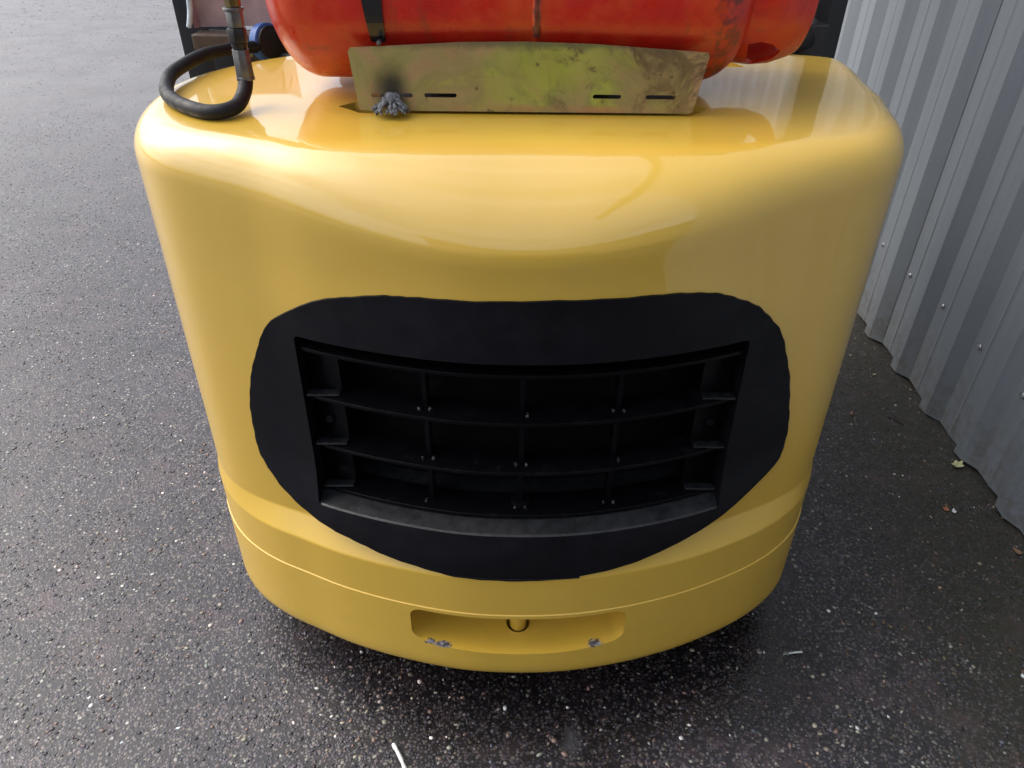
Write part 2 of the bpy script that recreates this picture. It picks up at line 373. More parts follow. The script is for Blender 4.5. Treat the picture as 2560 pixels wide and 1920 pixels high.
def chips(N, y0, dy, pw, name, label, grow=1.0):
    """low stones bedded in the asphalt, denser near the camera"""
    y = y0 + (rng.random(N) ** pw) * dy
    half = np.minimum(.95 * (y + .9), 9)
    x = -half + rng.random(N) * (half + np.minimum(half, 1.36))
    cl = np.sin(x * 7.1 + 2 * np.sin(y * 3.3)) * np.sin(y * 6.3 + 1.7 * np.sin(x * 4.1)) + .6 * np.sin(x * 19 + y * 11) * np.sin(y * 23 - x * 7)
    inside = ((np.abs(x - .015) < .56) & (y > 1.08) & (y < 2.6))
    keep = ~inside & (x < 1.36) & (rng.random(N) < .62 + .35 * cl) & ~((np.abs(x) < 1.1) & (y > 3))
    x, y, cl = x[keep], y[keep], cl[keep]; N = len(x)
    r = .0020 + .0036 * rng.random(N) ** 2
    t = rng.random(N); r = r + (t > .84) * (.0005 + .0027 * rng.random(N) ** 2)
    tone = np.empty((N, 3))
    base = .022 + .088 * rng.random(N) ** 1.4
    tint = np.stack([1 + .30 * (rng.random(N) - .35), np.ones(N), 1.18 + .25 * (rng.random(N) - .5)], 1)
    tone[:] = base[:, None] * tint
    pink = t > .84; tone[pink] = np.array([.17, .115, .095]) * (.6 + .7 * rng.random(pink.sum()))[:, None]
    pale = t > .915; tone[pale] = np.array([.26, .25, .20]) * (.6 + .7 * rng.random(pale.sum()))[:, None]
    white = t > .978; tone[white] = np.array([.66, .63, .60]) * (.75 + .4 * rng.random(white.sum()))[:, None]
    tone *= np.stack([1 + .16 * cl, np.ones(N), 1 - .05 * cl], 1)
    moss_shade = rng.random(N) < np.clip((x - .6) / .6, 0, .85)  # mossy brown near the wall, plus right-side shade painted into the tone
    tone[moss_shade] *= np.array([.46, .38, .27])
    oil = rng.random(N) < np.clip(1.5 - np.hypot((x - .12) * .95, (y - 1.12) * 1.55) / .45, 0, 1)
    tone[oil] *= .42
    bm = bmesh.new(); bmesh.ops.create_icosphere(bm, subdivisions=1, radius=1)
    bm.verts.ensure_lookup_table()
    bv = np.array([v.co[:] for v in bm.verts]); bf = np.array([[v.index for v in f.verts] for f in bm.faces]); bm.free()
    nv, nf = len(bv), len(bf)
    r = r * (1 + (grow - 1) * np.clip((y - y0) / dy, 0, 1))
    ang = rng.random(N) * 2 * np.pi; ca, sa = np.cos(ang), np.sin(ang)
    asp = .45 + .5 * rng.random(N)
    jit = 1 + .35 * (rng.random((N, nv)) - .5)
    px = bv[None, :, 0] * jit; py = bv[None, :, 1] * jit * asp[:, None]; pz = bv[None, :, 2] * .26
    V = np.empty((N, nv, 3))
    V[:, :, 0] = x[:, None] + r[:, None] * (px * ca[:, None] - py * sa[:, None])
    V[:, :, 1] = y[:, None] + r[:, None] * (px * sa[:, None] + py * ca[:, None])
    V[:, :, 2] = r[:, None] * (pz + .05)
    Fi = (bf[None] + (np.arange(N) * nv)[:, None, None]).reshape(-1)
    me = bpy.data.meshes.new(name); me.vertices.add(N * nv); me.vertices.foreach_set('co', V.reshape(-1))
    me.loops.add(len(Fi)); me.loops.foreach_set('vertex_index', Fi.astype(np.int32))
    me.polygons.add(N * nf); me.polygons.foreach_set('loop_start', (np.arange(N * nf) * 3).astype(np.int32))
    me.polygons.foreach_set('loop_total', np.full(N * nf, 3, np.int32)); me.update(calc_edges=True)
    at = me.color_attributes.new('tone', 'FLOAT_COLOR', 'POINT')
    c4 = np.ones((N * nv, 4), np.float32); c4[:, :3] = np.repeat(tone, nv, 0); at.data.foreach_set('color', c4.reshape(-1))
    o = link(name, me, CHIP); me.shade_smooth()
    tag(o, label, 'stone chips', kind='stuff')
chips(76000, .38, 4.6, 1.35, 'stone_chips', 'bedded stone chips in the dark asphalt round the forklift')
chips(26000, 4.7, 12, 1.4, 'coarse_stone_chips', 'coarser pale stone chips on the yard farther away', 3.4)

# ------------------------------------------------------------------ shed wall on the right
WX, VAL, PER, Y0 = 1.338, .029, .2325, 2.41       # crest x, valley depth, rib spacing, y of one rib tip
WH = 7.6
shed = empty('metal_shed_wall', (WX, 2, 0)); tag(shed, 'tall grey ribbed steel cladding wall right of the yellow counterweight', 'wall')
def rib_profile(ya, yb):
    pts = []
    k0 = math.floor((ya - Y0) / PER) - 1
    for k in range(k0, k0 + int((yb - ya) / PER) + 5):
        b = Y0 + k * PER
        pts += [(b, 0), (b + .035, VAL * 1.0), (b + .075, VAL), (b + .083, VAL - .003), (b + .091, VAL), (b + .148, VAL), (b + .193, 0)]
    out = [p for p in pts if ya - 1e-6 <= p[0] <= yb + 1e-6]
    return out
def sheet(ya, yb, off, name='cladding_sheet'):
    pr = rib_profile(ya, yb); V, Fc = [], []
    zs = [0.004, .02, .3, 1.2, 3, WH]
    for j, z in enumerate(zs):
        for (y, d) in pr:
            zz = z + (.004 * math.sin(y * 9.1) + .003 * math.sin(y * 31) + .003 if j == 0 else 0)
            V.append((WX + d + off - WX, y - 2, max(zz, .001)))
    n = len(pr)
    for j in range(len(zs) - 1):
        for i in range(n - 1): Fc.append((j * n + i, j * n + i + 1, (j + 1) * n + i + 1, (j + 1) * n + i))
    o = mesh_obj(name, V, Fc, CLAD, shed)
    m = o.modifiers.new('t', 'SOLIDIFY'); m.thickness = .0012; m.offset = 0
    return o
ya = Y0 - 14 * PER * 1 - .02
lap = 4 * PER; k = 0; yy = Y0 + PER * 0 + .193 - PER - lap * 3
while yy < 9:
    sheet(yy - .045, yy + lap + .002, 0.0 if k % 2 else .0022); yy += lap; k += 1
scr = bmesh.new(); bmesh.ops.create_cone(scr, cap_ends=True, segments=6, radius1=.0045, radius2=.0045, depth=.005)
wsh = bmesh.new(); bmesh.ops.create_cone(wsh, cap_ends=True, segments=20, radius1=.0085, radius2=.0075, depth=.0025)
for v in wsh.verts: v.co.z -= .0035
merge(scr, wsh)
for v in scr.verts: v.co = Vector((-v.co.z, v.co.y, v.co.x))
sme = bpy.data.meshes.new('screw'); scr.to_mesh(sme); scr.free(); sme.materials.append(SCREW)
for k in range(-8, 22):
    for zz, st in ((.308, 1), (1.75, 2), (3.2, 2), (4.65, 2)):
        if k % st: continue
        o = bpy.data.objects.new('screw', sme); COL.objects.link(o); o.parent = shed
        o.location = (VAL - .006, Y0 + k * PER + .119 - 2, zz + .006 * math.sin(k * 2.1))
        o.rotation_euler = (random.random() * 3, 0, 0)
# dark footing strip behind the sheets and the eaves on top
bm_obj('footing', box_bm(.05, .40, -6, 12, .0, .30), simple('dark_concrete', (.05, .047, .044), .8), shed)
bm_obj('eaves_gutter', box_bm(-.16, .1, -6, 8.6, WH - .02, WH + .14, .02), CLAD, shed)

# ------------------------------------------------------------------ counterweight surface
X0 = .015
OUT = [(.015, .862), (.12, .868), (.223, .887), (.31, .912), (.373, .936), (.44, .968), (.492, 1.000), (.543, 1.043), (.590, 1.10), (.628, 1.18),
       (.646, 1.27), (.656, 1.40), (.662, 1.50), (.642, 1.565), (.55, 1.60), (.30, 1.61), (0, 1.612), (-.3, 1.595), (-.42, 1.565), (-.515, 1.505),
       (-.585, 1.425), (-.618, 1.34), (-.625, 1.25), (-.604, 1.165), (-.562, 1.088), (-.515, 1.034), (-.462, .993), (-.402, .962), (-.32, .925), (-.214, .892), (-.095, .868)]
_o = np.array([p[:2] for p in [v.to_2d()[:] if hasattr(v, 'to_2d') else v[:2] for v in catmull([(a, b, 0) for a, b in OUT], 24, True)]])
_s = np.r_[0, np.cumsum(np.hypot(*np.diff(np.vstack([_o, _o[:1]]), axis=0).T))]
NU = 440
_t = np.linspace(0, _s[-1], NU, endpoint=False); _c = np.vstack([_o, _o[:1]])
OX = np.interp(_t, _s, _c[:, 0]); OY = np.interp(_t, _s, _c[:, 1])
def _sm(a, k=5):
    for _ in range(k): a = (np.roll(a, 1) + a * 2 + np.roll(a, -1)) / 4
    return a
OX, OY = _sm(OX), _sm(OY)
tx, ty = np.roll(OX, -1) - np.roll(OX, 1), np.roll(OY, -1) - np.roll(OY, 1)
ln = np.hypot(tx, ty); NX, NY = -ty / ln, tx / ln            # inward normal (counter-clockwise outline)
NX, NY = _sm(NX, 20), _sm(NY, 20)
front = np.clip((1.35 - OY) / .35, 0, 1); front = front * front * (3 - 2 * front)
def sstep(a, b, x):
    t = np.clip((x - a) / (b - a), 0, 1); return t * t * (3 - 2 * t)
CORN = np.exp(-((np.abs(OX - X0) - .60) / .14) ** 2 - ((OY - 1.12) / .15) ** 2)
LED = .001 + .025 * front * (1 - .75 * CORN)
def off_z(z):
    zf = np.clip((z - .13) / 1.0, 0, 1)
    o = (.004 + .038 * front) * zf - CORN * (.018 + .017 * zf) * np.where(OX > X0, .82, .95) +   .0018 * sstep(.3105, .3120, z)
    o = o + LED * np.clip((z - .402) / .042, 0, 1)
    o = o + front * .010 * sstep(.90, 1.02, z) * 0
    # faint hollow below the brow of the front
    wv = np.exp(-((OX - X0) / .36) ** 2) * front
    o = o + wv * (.007 * np.exp(-((z - .955) / .06) ** 2))
    return o
def ztop(y): return 1.128 + .055 * np.clip(y - 1.08, 0, .6)
def ring(z, extra=0.0):
    o = off_z(z) + extra
    return OX + NX * o, OY + NY * o
def yfront(x, z, extra=0.0):
    """y of the front face at (x, z)"""
    rx, ry = ring(z, extra); m = ry < 1.22
    idx = np.argsort(rx[m]); return float(np.interp(x, rx[m][idx], ry[m][idx]))
wb = np.exp(-((OX - X0) / .36) ** 2) * (OY < 1.3)
DB = .050 + .108 * wb; HB = .060 + .058 * wb                   # depth and height of the rounded brow
rows = []
for a in (0, .25, .5, .75, 1.0):                               # rolled bottom edge
    e = .030 * (1 - math.sin(a * math.pi / 2)); zz = .122 + .030 * (1 - math.cos(a * math.pi / 2))
    rx, ry = ring(zz, e); rows.append(np.stack([rx, ry, np.full(NU, zz)], 1))
zl = list(np.linspace(.17, .292, 7)) + [.304, .3100, .3106, .3112, .3120, .317, .323] + list(np.linspace(.33, .395, 5)) + [.399, .402, .405, .412, .424, .436, .441, .444, .447, .454, .462]
SH = .050 * (1 - front)                                         # the step and the seam climb a little round the sides
for zz in zl:
    rx, ry = ring(zz); rows.append(np.stack([rx, ry, zz + SH * np.clip((zz - .17) / .13, 0, 1)], 1))
ZL = .462 + SH
zbs = ztop(OY + .05) - HB
for a in np.linspace(0, 1, 30)[1:]:
    zz = ZL + (zbs - ZL) * a
    o = off_z(.462 + (zbs - .462) * a); rows.append(np.stack([OX + NX * o, OY + NY * o, zz], 1))
obase = off_z(zbs)
for a in np.linspace(0, 1, 22)[1:]:
    th = a * math.pi / 2; pw = .92
    lw = .40 * wb
    o = obase + DB * ((1 - lw) * (1 - math.cos(th) ** pw if a < 1 else 1) + lw * a)
    px, py = OX + NX * o, OY + NY * o
    zt = ztop(OY + NY * (obase + DB)); zz = zbs + (zt - zbs) * ((1 - lw) * math.sin(th) ** pw + lw * a)
    rows.append(np.stack([px, py, zz], 1))
lx, ly = rows[-1][:, 0], rows[-1][:, 1]
for a in np.linspace(0, 1, 14)[1:-1]:
    px = lx + (X0 - lx) * a; py = ly + (1.40 - ly) * a
    rows.append(np.stack([px, py, ztop(py)], 1))
R_ = len(rows); V = np.concatenate(rows)
Fq = []
for i in range(R_ - 1):
    for k in range(NU):
        Fq.append((i * NU + k, i * NU + (k + 1) % NU, (i + 1) * NU + (k + 1) % NU, (i + 1) * NU + k))
V = list(map(tuple, V)); V.append((X0, 1.40, float(ztop(1.40)))); V.append((X0, 1.3, .122))
for k in range(NU):
    Fq.append(((R_ - 1) * NU + k, (R_ - 1) * NU + (k + 1) % NU, len(V) - 2)); Fq.append(((k + 1) % NU, k, len(V) - 1))

lift = empty('forklift', (X0, 1.6, 0)); tag(lift, 'yellow forklift truck seen from behind with its glossy counterweight facing the camera', 'forklift')
def fk(name, bm_or_o, material=None, parent=None, smooth=None):
    """part of the forklift, given in world coordinates"""
    o = bm_obj(name, bm_or_o, material, None, smooth) if isinstance(bm_or_o, bmesh.types.BMesh) else bm_or_o
    o.parent = parent or lift
    o.matrix_parent_inverse = Matrix.Translation(-Vector((X0, 1.6, 0)))
    if parent and parent is not lift: o.matrix_parent_inverse = Matrix.Identity(4)
    return o
cw = mesh_obj('counterweight', V, Fq, Y)
def poly_prism(pts, plane, a, b):
    """extrude a polygon: plane 'xz' along y, 'yz' along x, 'xy' along z"""
    bm = bmesh.new(); f = []
    for t in (a, b):
        vs_ = []
        for p, q in pts:
            vs_.append(bm.verts.new({'xz': (p, t, q), 'yz': (t, p, q), 'xy': (p, q, t)}[plane]))
        f.append(vs_)
    bm.faces.new(f[0]); bm.faces.new(f[1][::-1]); n = len(pts)
    for i in range(n): bm.faces.new((f[0][i], f[0][(i + 1) % n], f[1][(i + 1) % n], f[1][i]))
    bmesh.ops.recalc_face_normals(bm, faces=bm.faces); return bm
def rrect(x0, x1, z0, z1, r, n=6):
    out = []
    for cx, cz, a0 in ((x1 - r, z1 - r, 0), (x0 + r, z1 - r, 90), (x0 + r, z0 + r, 180), (x1 - r, z0 + r, 270)):
        for k in range(n + 1):
            a = math.radians(a0 + 90 * k / n); out.append((cx + r * math.cos(a), cz + r * math.sin(a)))
    return out
GX0, GX1, GZ0, GZ1 = X0 - .366, X0 + .366, .502, .848
def pocket_bm():
    """tow pocket: rounded mouth, floor that climbs to the back"""
    mouth = rrect(-.190, .222, .201, .3025, .024, 8)
    dm = []
    for (a1, b1), (a2, b2) in zip(mouth, mouth[1:] + mouth[:1]):
        m_ = max(1, int(math.hypot(a2 - a1, b2 - b1) / .012))
        for t_ in range(m_): dm.append((a1 + (a2 - a1) * t_ / m_, b1 + (b2 - b1) * t_ / m_))
    mouth = dm
    bm = bmesh.new(); rings_ = []
    cxp, czp = .016, .2505
    for yv, fl, sx in ((.78, 0, 1), (.90, 0.0, 1), (.93, .001, .995), (.955, .005, .985), (.972, .018, .975), (.982, .045, .96), (.985, .075, .94)):
        rr = []
        for p, q in mouth:
            bow = .020 * (abs(p - cxp) / .206) ** 2.6
            zf = .201 + fl + bow
            zz = zf + (q - .201) * (.3025 - zf) / .1015
            rr.append(bm.verts.new((cxp + (p - cxp) * sx, yv + .15 * abs(p - cxp) ** 1.5, zz)))
        rings_.append(rr)
    n = len(mouth)
    for i in range(len(rings_) - 1):
        for k in range(n): bm.faces.new((rings_[i][k], rings_[i][(k + 1) % n], rings_[i + 1][(k + 1) % n], rings_[i + 1][k]))
    bm.faces.new(rings_[0]); bm.faces.new(rings_[-1][::-1]); return bm
cut = [bm_obj('c', poly_prism(rrect(GX0, GX1, GZ0, GZ1, .01), 'xz', .7, 1.16), None),
       bm_obj('c', pocket_bm(), None),
       bm_obj('c', cyl_bm((.017, .938, .15), (.017, .938, .27), .0235), None),
       bm_obj('c', poly_prism([(-.283, 1.219), (-.262, 1.205), (-.245, 1.190), (.275, 1.196), (.300, 1.212), (.310, 1.226), (.28, 1.240), (-.26, 1.240)], 'xy', 1.05, 1.3), None),
       bm_obj('c', poly_prism([(.1513, 1.4531), (.4253, 1.4617), (.3957, 1.5173), (.1533, 1.5191)], 'xy', 1.0713, 1.3), None)]
cw = boolean(cw, cut, smooth=32)
cw.data.materials.clear(); cw.data.materials.append(Y)
fk('counterweight', cw)

# black oval panel round the grille
OVAL = [(575, 700), (600, 684), (660, 656), (700, 647), (790, 640), (860, 641), (920, 647), (1134, 653), (1340, 645), (1480, 634), (1545, 634), (1610, 648), (1655, 674), (1690, 715),
        (1703, 780), (1708, 850), (1703, 930), (1690, 985), (1660, 1020), (1600, 1080), (1540, 1130), (1450, 1180), (1370, 1217), (1250, 1247), (1118, 1256), (1000, 1250), (900, 1225),
        (800, 1185), (730, 1150), (650, 1100), (580, 1015), (556, 970), (542, 900), (538, 840), (545, 790), (560, 735)]
def panel_off(z):
    """how far the black panel stands off the counterweight at height z"""
    if z < .40: return -.004
    if z < .60: return -.004 - float(.026 * (1 - sstep(.44, .60, np.array([z]))[0]) * sstep(.398, .45, np.array([z]))[0])
    return -.004
def panel_y(x, z): return yfront(x, z, panel_off(z))
def at_front(px, py):
    """the point of the front face seen at a picture position (camera above)"""
    a, b = (px - 512) / F, (384 - py) / F
    d = fw + rt * a + up * b; y = .95
    for _ in range(40):
        t = y / d.y; x, z = d.x * t, H + d.z * t
        y = .5 * y + .5 * panel_y(max(-.56, min(.58, x)), max(.2, min(1.0, z)))
    return x, z
oval = [at_front(a * .46293, b * .46293) for a, b in OVAL]
ov = []
_ovs = [v for v in catmull([(a, b, 0) for a, b in oval], 6, True)]
for _k in range(16): _ovs = [(_ovs[i - 1] + _ovs[i] * 2 + _ovs[(i + 1) % len(_ovs)]) / 4 for i in range(len(_ovs))]
for i, v in enumerate(_ovs):
    j = .0007 * math.sin(i * 1.9) + .0006 * math.sin(i * .73 + 1)
    ov.append((v.x + j, v.y + j * .8))
def curved_slab(x0, x1, z0, z1, nx_, nz_, yf, yb):
    V, Fc = [], []
    for side in (0, 1):
        for j in range(nz_ + 1):
            for i in range(nx_ + 1):
                x = x0 + (x1 - x0) * i / nx_; z = z0 + (z1 - z0) * j / nz_
                V.append((x, (yf if side == 0 else yb)(x, z), z))
    n = nx_ + 1; off = n * (nz_ + 1)
    for j in range(nz_):
        for i in range(nx_):
            a = j * n + i; Fc.append((a, a + 1, a + n + 1, a + n)); Fc.append((off + a, off + a + n, off + a + n + 1, off + a + 1))
    bd = [i for i in range(n)] + [j * n + nx_ for j in range(1, nz_ + 1)] + [nz_ * n + i for i in range(nx_ - 1, -1, -1)] + [j * n for j in range(nz_ - 1, 0, -1)]
    for a, b in zip(bd, bd[1:] + bd[:1]): Fc.append((b, a, off + a, off + b))
    return V, Fc
V, Fc = curved_slab(-.545, .575, .36, .985, 110, 70, panel_y, lambda x, z: panel_y(x, z) + .05)
pn = mesh_obj('vent_panel', V, Fc, BLK)
pn = boolean(pn, [bm_obj('c', poly_prism(ov, 'xz', .6, 1.4), None)], 'INTERSECT')
pn = boolean(pn, [bm_obj('c', poly_prism(rrect(GX0 + .004, GX1 - .004, GZ0 + .004, GZ1 - .004, .008), 'xz', .6, 1.5), None)], 'DIFFERENCE', smooth=35)
pn.data.materials.clear(); pn.data.materials.append(BLK)
fk('vent_panel', pn)
# thin raised bead low on the panel
bead = [(x, panel_y(x, .411) - .0005, .411) for x in np.linspace(-.10, .125, 24)]
fk('bead', tube_bm(bead, .0016, 6), BLK, None, 60)

# grille insert
GLOS = simple('worn_glossy_black', (.012, .0125, .014), .25, 0, .5, 80, .3)
gr = fk('grille', mesh_obj('grille', *curved_slab(GX0 + .006, GX1 - .006, GZ0 + .006, GZ1 - .006, 30, 4, lambda x, z: panel_y(x, .65) + .115, lambda x, z: panel_y(x, .65) + .125), RADI))
def gslab(name, x0, x1, z0, z1, d0, d1, m, nx_=40, sm=None, par=None):
    V, Fc = curved_slab(x0, x1, z0, z1, nx_, 1, lambda x, z: panel_y(x, .66) + d0, lambda x, z: panel_y(x, .66) + d1)
    o = mesh_obj(name, V, Fc, m, None); o.parent = gr; return o
ZS = [.816, .722, .616, .5155]
for i, z in enumerate(ZS):
    o = gslab('slat', GX0 + .006, GX1 - .006, z - .0035, z + .0035, .016, .075, PLA)
    m = o.modifiers.new('bev', 'BEVEL'); m.width = .0012; m.segments = 2; m.limit_method = 'ANGLE'
for x in (X0 - .157, X0 + .002, X0 + .160):
    o = gslab('divider', x - .004, x + .004, GZ0 + .012, GZ1 - .012, .040, .08, PLA, 2)
for s in (-1, 1):
    xa, xb = sorted((X0 + s * .300, X0 + s * .362))
    gslab('side_rail', xa, xb, GZ0 + .006, GZ1 - .006, .042, .09, PLA, 6)
    xc = (xa + xb) / 2
    o = bm_obj('rail_screw', cyl_bm((xc, panel_y(xc, .66) + .043, .665), (xc, panel_y(xc, .66) + .034, .665), .009, .0075, 16, .001), PLA, None, 40); o.parent = gr
    for z in ZS[1:]:
        # clip lugs where each slat meets the rail
        o = bm_obj('lug', box_bm(xa + .004, xb - .002, panel_y(xc, .66) + .018, panel_y(xc, .66) + .036, z + .0038, z + .0085, .002), GLOS, None); o.parent = gr
for x in (X0 - .157, X0 + .002, X0 + .160):
    for z in ZS[1:]:
        for s in (-1, 1):
            if random.random() < .25: continue
            b = bmesh.new(); bmesh.ops.create_icosphere(b, subdivisions=2, radius=random.uniform(.0028, .0042))
            for v in b.verts: v.co = Vector((x + s * random.uniform(.007, .011), panel_y(x, .66) + .036, z + .005)) + Vector((v.co.x * .8, v.co.y * 1.4, v.co.z * 1.3))
            o = bm_obj('weld_blob', b, simple('glossy_black', (.03, .03, .032), .22) if 'glossy_black' not in bpy.data.materials else bpy.data.materials['glossy_black'], None, 180); o.parent = gr
# sloping sill under the lowest slat
V, Fc = [], []
for i in range(41):
    x = GX0 + .005 + (GX1 - GX0 - .01) * i / 40; ya_ = panel_y(x, .5) + .002
    yb_ = panel_y(x, .66) + .118
    for (yy_, zz_) in ((ya_, GZ0 + .0045), (ya_ + .004, GZ0 + .006), (yb_, GZ0 + .012), (yb_, GZ0 - .02), (ya_, GZ0 - .02)): V.append((x, yy_, zz_))
for i in range(40):
    for k in range(5): Fc.append((i * 5 + k, i * 5 + (k + 1) % 5, (i + 1) * 5 + (k + 1) % 5, (i + 1) * 5 + k))
Fc += [(4, 3, 2, 1, 0), tuple(200 + k for k in range(5))]
sill = simple('dusty_black_sill', (.014, .0145, .016), .5, 0, .5, 60, .3)
o = mesh_obj('sill', V, Fc, sill); o.parent = gr
# drain hole shadow plug in the sill
for za, zb in ((GZ1 - .005, GZ1 + .004),):
    gslab('liner', GX0, GX1, za, zb, .03, .13, RADI)
for xa, xb in ((GX0 - .002, GX0 + .0055), (GX1 - .0055, GX1 + .002)):
    gslab('liner', xa, xb, GZ0, GZ1, .03, .13, RADI, 1)
o = bm_obj('drain_plug', cyl_bm((X0 + .002, panel_y(X0, .66) + .05, .506), (X0 + .002, panel_y(X0, .66) + .05, .528), .016, .016, 20), RADI); o.parent = gr
# tow pin
fk('tow_pin', cyl_bm((.017, .934, .20), (.017, .934, .306), .0165, .0165, 28, .002), Y, None, 40)

# ------------------------------------------------------------------ tank bracket front plate
zpl = float(ztop(1.187))
pp = [(-.243, 1.1405), (-.236, 1.1385), (.270, 1.1385), (.277, 1.1405), (.291, 1.222), (.289, 1.227), (.22, 1.231), (.12, 1.237), (.02, 1.2395), (-.08, 1.238), (-.17, 1.233), (-.247, 1.229), (-.251, 1.224)]
plate = bm_obj('bracket_plate', poly_prism(pp, 'xz', 1.187, 1.1915), ZN)
slots = [bm_obj('c', poly_prism(rrect(a, b, zc - .0032, zc + .0032, .003), 'xz', 1.1, 1.3), None)
         for a, b, zc in ((-.222, -.158, 1.1615), (-.140, -.090, 1.162), (.120, .164, 1.1625), (.202, .248, 1.1625))]
plate = boolean(plate, slots)
plate.data.materials.clear(); plate.data.materials.append(ZN)
bv = plate.modifiers.new('bev', 'BEVEL'); bv.width = .0009; bv.segments = 2; bv.limit_method = 'ANGLE'
fk('bracket_plate', plate)
fk('bracket_tray', box_bm(-.22, .26, 1.1925, 1.47, 1.1395, 1.1435), FRAME)
# ------------------------------------------------------------------ gas cylinder
TY, TZ, TR = 1.336, 1.303, .1460
tank = empty('gas_cylinder', (0, TY, TZ)); tag(tank, 'scuffed red horizontal gas cylinder lying on the yellow counterweight', 'gas cylinder')
prof = []
for a in np.linspace(0, math.pi / 2, 26): prof.append((-.315 - .080 * math.cos(a) , TR * math.sin(a) ** .9 if a > 0 else .0001))
prof += [(-.2, TR), (-.1, TR), (.0, TR), (.0245, TR), (.027, TR + .0022), (.031, TR + .0032), (.035, TR + .0022), (.0375, TR), (.1, TR), (.2, TR), (.30, TR)]
for a in np.linspace(math.pi / 2, .12, 22)[1:]: prof.append((.30 + .085 * math.cos(a), TR * math.sin(a) ** .9))
V, Fc = lathe_x([(x, r) for x, r in prof], 0, 0, 120)
n_ = 120; Fc += [tuple(range(n_))[::-1], tuple(range((len(prof) - 1) * n_, len(prof) * n_))]
body = mesh_obj('cylinder_body', [(x, y + TY, z + TZ) for x, y, z in V], Fc, RED, None, 40)
body.parent = tank; body.matrix_parent_inverse = Matrix.Translation((0, -TY, -TZ))
# guard collar at the valve end
V, Fc = [], []
NC = 120
for i, (x, r) in enumerate([(.345, .112), (.355, .117), (.385, .120), (.415, .118), (.445, .108), (.452, .104), (.448, .101), (.415, .1125), (.385, .1145), (.345, .107)]):
    for k in range(NC):
        a = 2 * math.pi * k / NC; V.append((x, TY + r * math.cos(a), TZ + r * math.sin(a)))
for i in range(9):
    for k in range(NC): Fc.append((i * NC + k, i * NC + (k + 1) % NC, (i + 1) * NC + (k + 1) % NC, (i + 1) * NC + k))
for k in range(NC): Fc.append((9 * NC + k, 9 * NC + (k + 1) % NC, (k + 1) % NC, k))
col_o = mesh_obj('guard_collar', V, Fc, RED)
cb = []
for ang in (236,):
    a = math.radians(ang); ctr = Vector((0, math.cos(a), math.sin(a)))
    bmc = poly_prism([(.362, -.034), (.374, .020), (.390, .032), (.412, .004), (.418, -.018), (.40, -.036), (.380, -.042)], 'xy', -.09, .09)
    tang = Vector((0, -math.sin(a), math.cos(a)))
    mt = Matrix((Vector((1, 0, 0)), tang, ctr)).transposed().to_4x4(); mt.translation = Vector((0, TY, TZ)) + ctr * .118
    bmesh.ops.transform(bmc, matrix=mt, verts=bmc.verts); cb.append(bm_obj('c', bmc, None))
col_o = boolean(col_o, cb, smooth=35)
col_o.data.materials.clear(); col_o.data.materials.append(RED)
col_o.parent = tank; col_o.matrix_parent_inverse = Matrix.Translation((0, -TY, -TZ))
v_ = bm_obj('valve', merge(cyl_bm((.37, TY, TZ), (.45, TY, TZ), .022, .018, 20, .002), cyl_bm((.42, TY, TZ - .01), (.42, TY, TZ + .05), .012, .012, 12, .001)), BRASS, None, 40)
v_.parent = tank; v_.matrix_parent_inverse = Matrix.Translation((0, -TY, -TZ))

# strap over the cylinder with its buckle bolt
def strap(x0, x1, w0, w1, a0, a1, name, m):
    V, Fc = [], []; N = 60
    for i in range(N + 1):
        t = i / N; a = math.radians(a0 + (a1 - a0) * t)
        w_ = w0 + (w1 - w0) * min(1, t * 3.2); xc = x0 + (x1 - x0) * min(1, t * 3.2)
        for r in (TR + .002, TR + .0048):
            for s in (-1, 1): V.append((xc + s * w_ / 2, TY - r * math.cos(a), TZ + r * math.sin(a)))
    for i in range(N):
        b = i * 4; q = b + 4
        for u, v in ((0, 1), (1, 3), (3, 2), (2, 0)): Fc.append((b + u, b + v, q + v, q + u))
    Fc += [(0, 2, 3, 1), (N * 4, N * 4 + 1, N * 4 + 3, N * 4 + 2)]
    return mesh_obj(name, V, Fc, m)
fk('tank_strap', strap(-.206, -.214, .021, .046, -27, 200, 'tank_strap', FRAME))
fk('strap_bolt', cyl_bm((-.203, 1.194, 1.2365), (-.203, 1.182, 1.2365), .0036, .0032, 12, .001), STEEL, None, 40)

# ------------------------------------------------------------------ guard frame, hood, wheels
def beam(name, x0, x1, y0, y1, z0, z1, m=FRAME, b=.006): return fk(name, box_bm(x0, x1, y0, y1, z0, z1, b), m, None, 40)
PYL, PYR = 1.72, 1.75
beam('guard_post', -.722, -.635, PYL, PYL + .09, .62, 2.16)
beam('guard_post', .642, .706, PYR, PYR + .09, .62, 2.16)
for x in (-.70, .66): beam('guard_front_post', x, x + .06, 3.05, 3.13, .62, 2.16)
fk('guard_roof_frame', merge(merge(box_bm(-.72, .71, 1.72, 1.79, 2.161, 2.23, .01), box_bm(-.72, .71, 3.06, 3.13, 2.161, 2.23, .01)),
   merge(box_bm(-.72, -.66, 1.795, 3.055, 2.161, 2.23, .01), box_bm(.65, .71, 1.795, 3.055, 2.161, 2.23, .01))), FRAME)
beam('guard_roof_cover', -.655, .645, 1.78, 3.07, 2.206, 2.214, b=.002)
for k in range(7): beam('guard_roof_bar', -.54 + k * .178, -.50 + k * .178, 1.795, 3.055, 2.175, 2.205, b=.004)
beam('rear_cross_beam', -.634, -.495, 1.655, 1.75, 1.08, 1.170)
beam('hood', -.42, .44, 1.66, 2.5, .45, 1.19, b=.04)
fk('seat', merge(box_bm(-.22, .24, 1.95, 2.4, 1.195, 1.28, .03), box_bm(-.22, .24, 1.80, 1.92, 1.20, 1.72, .04)), RUB, None, 40)
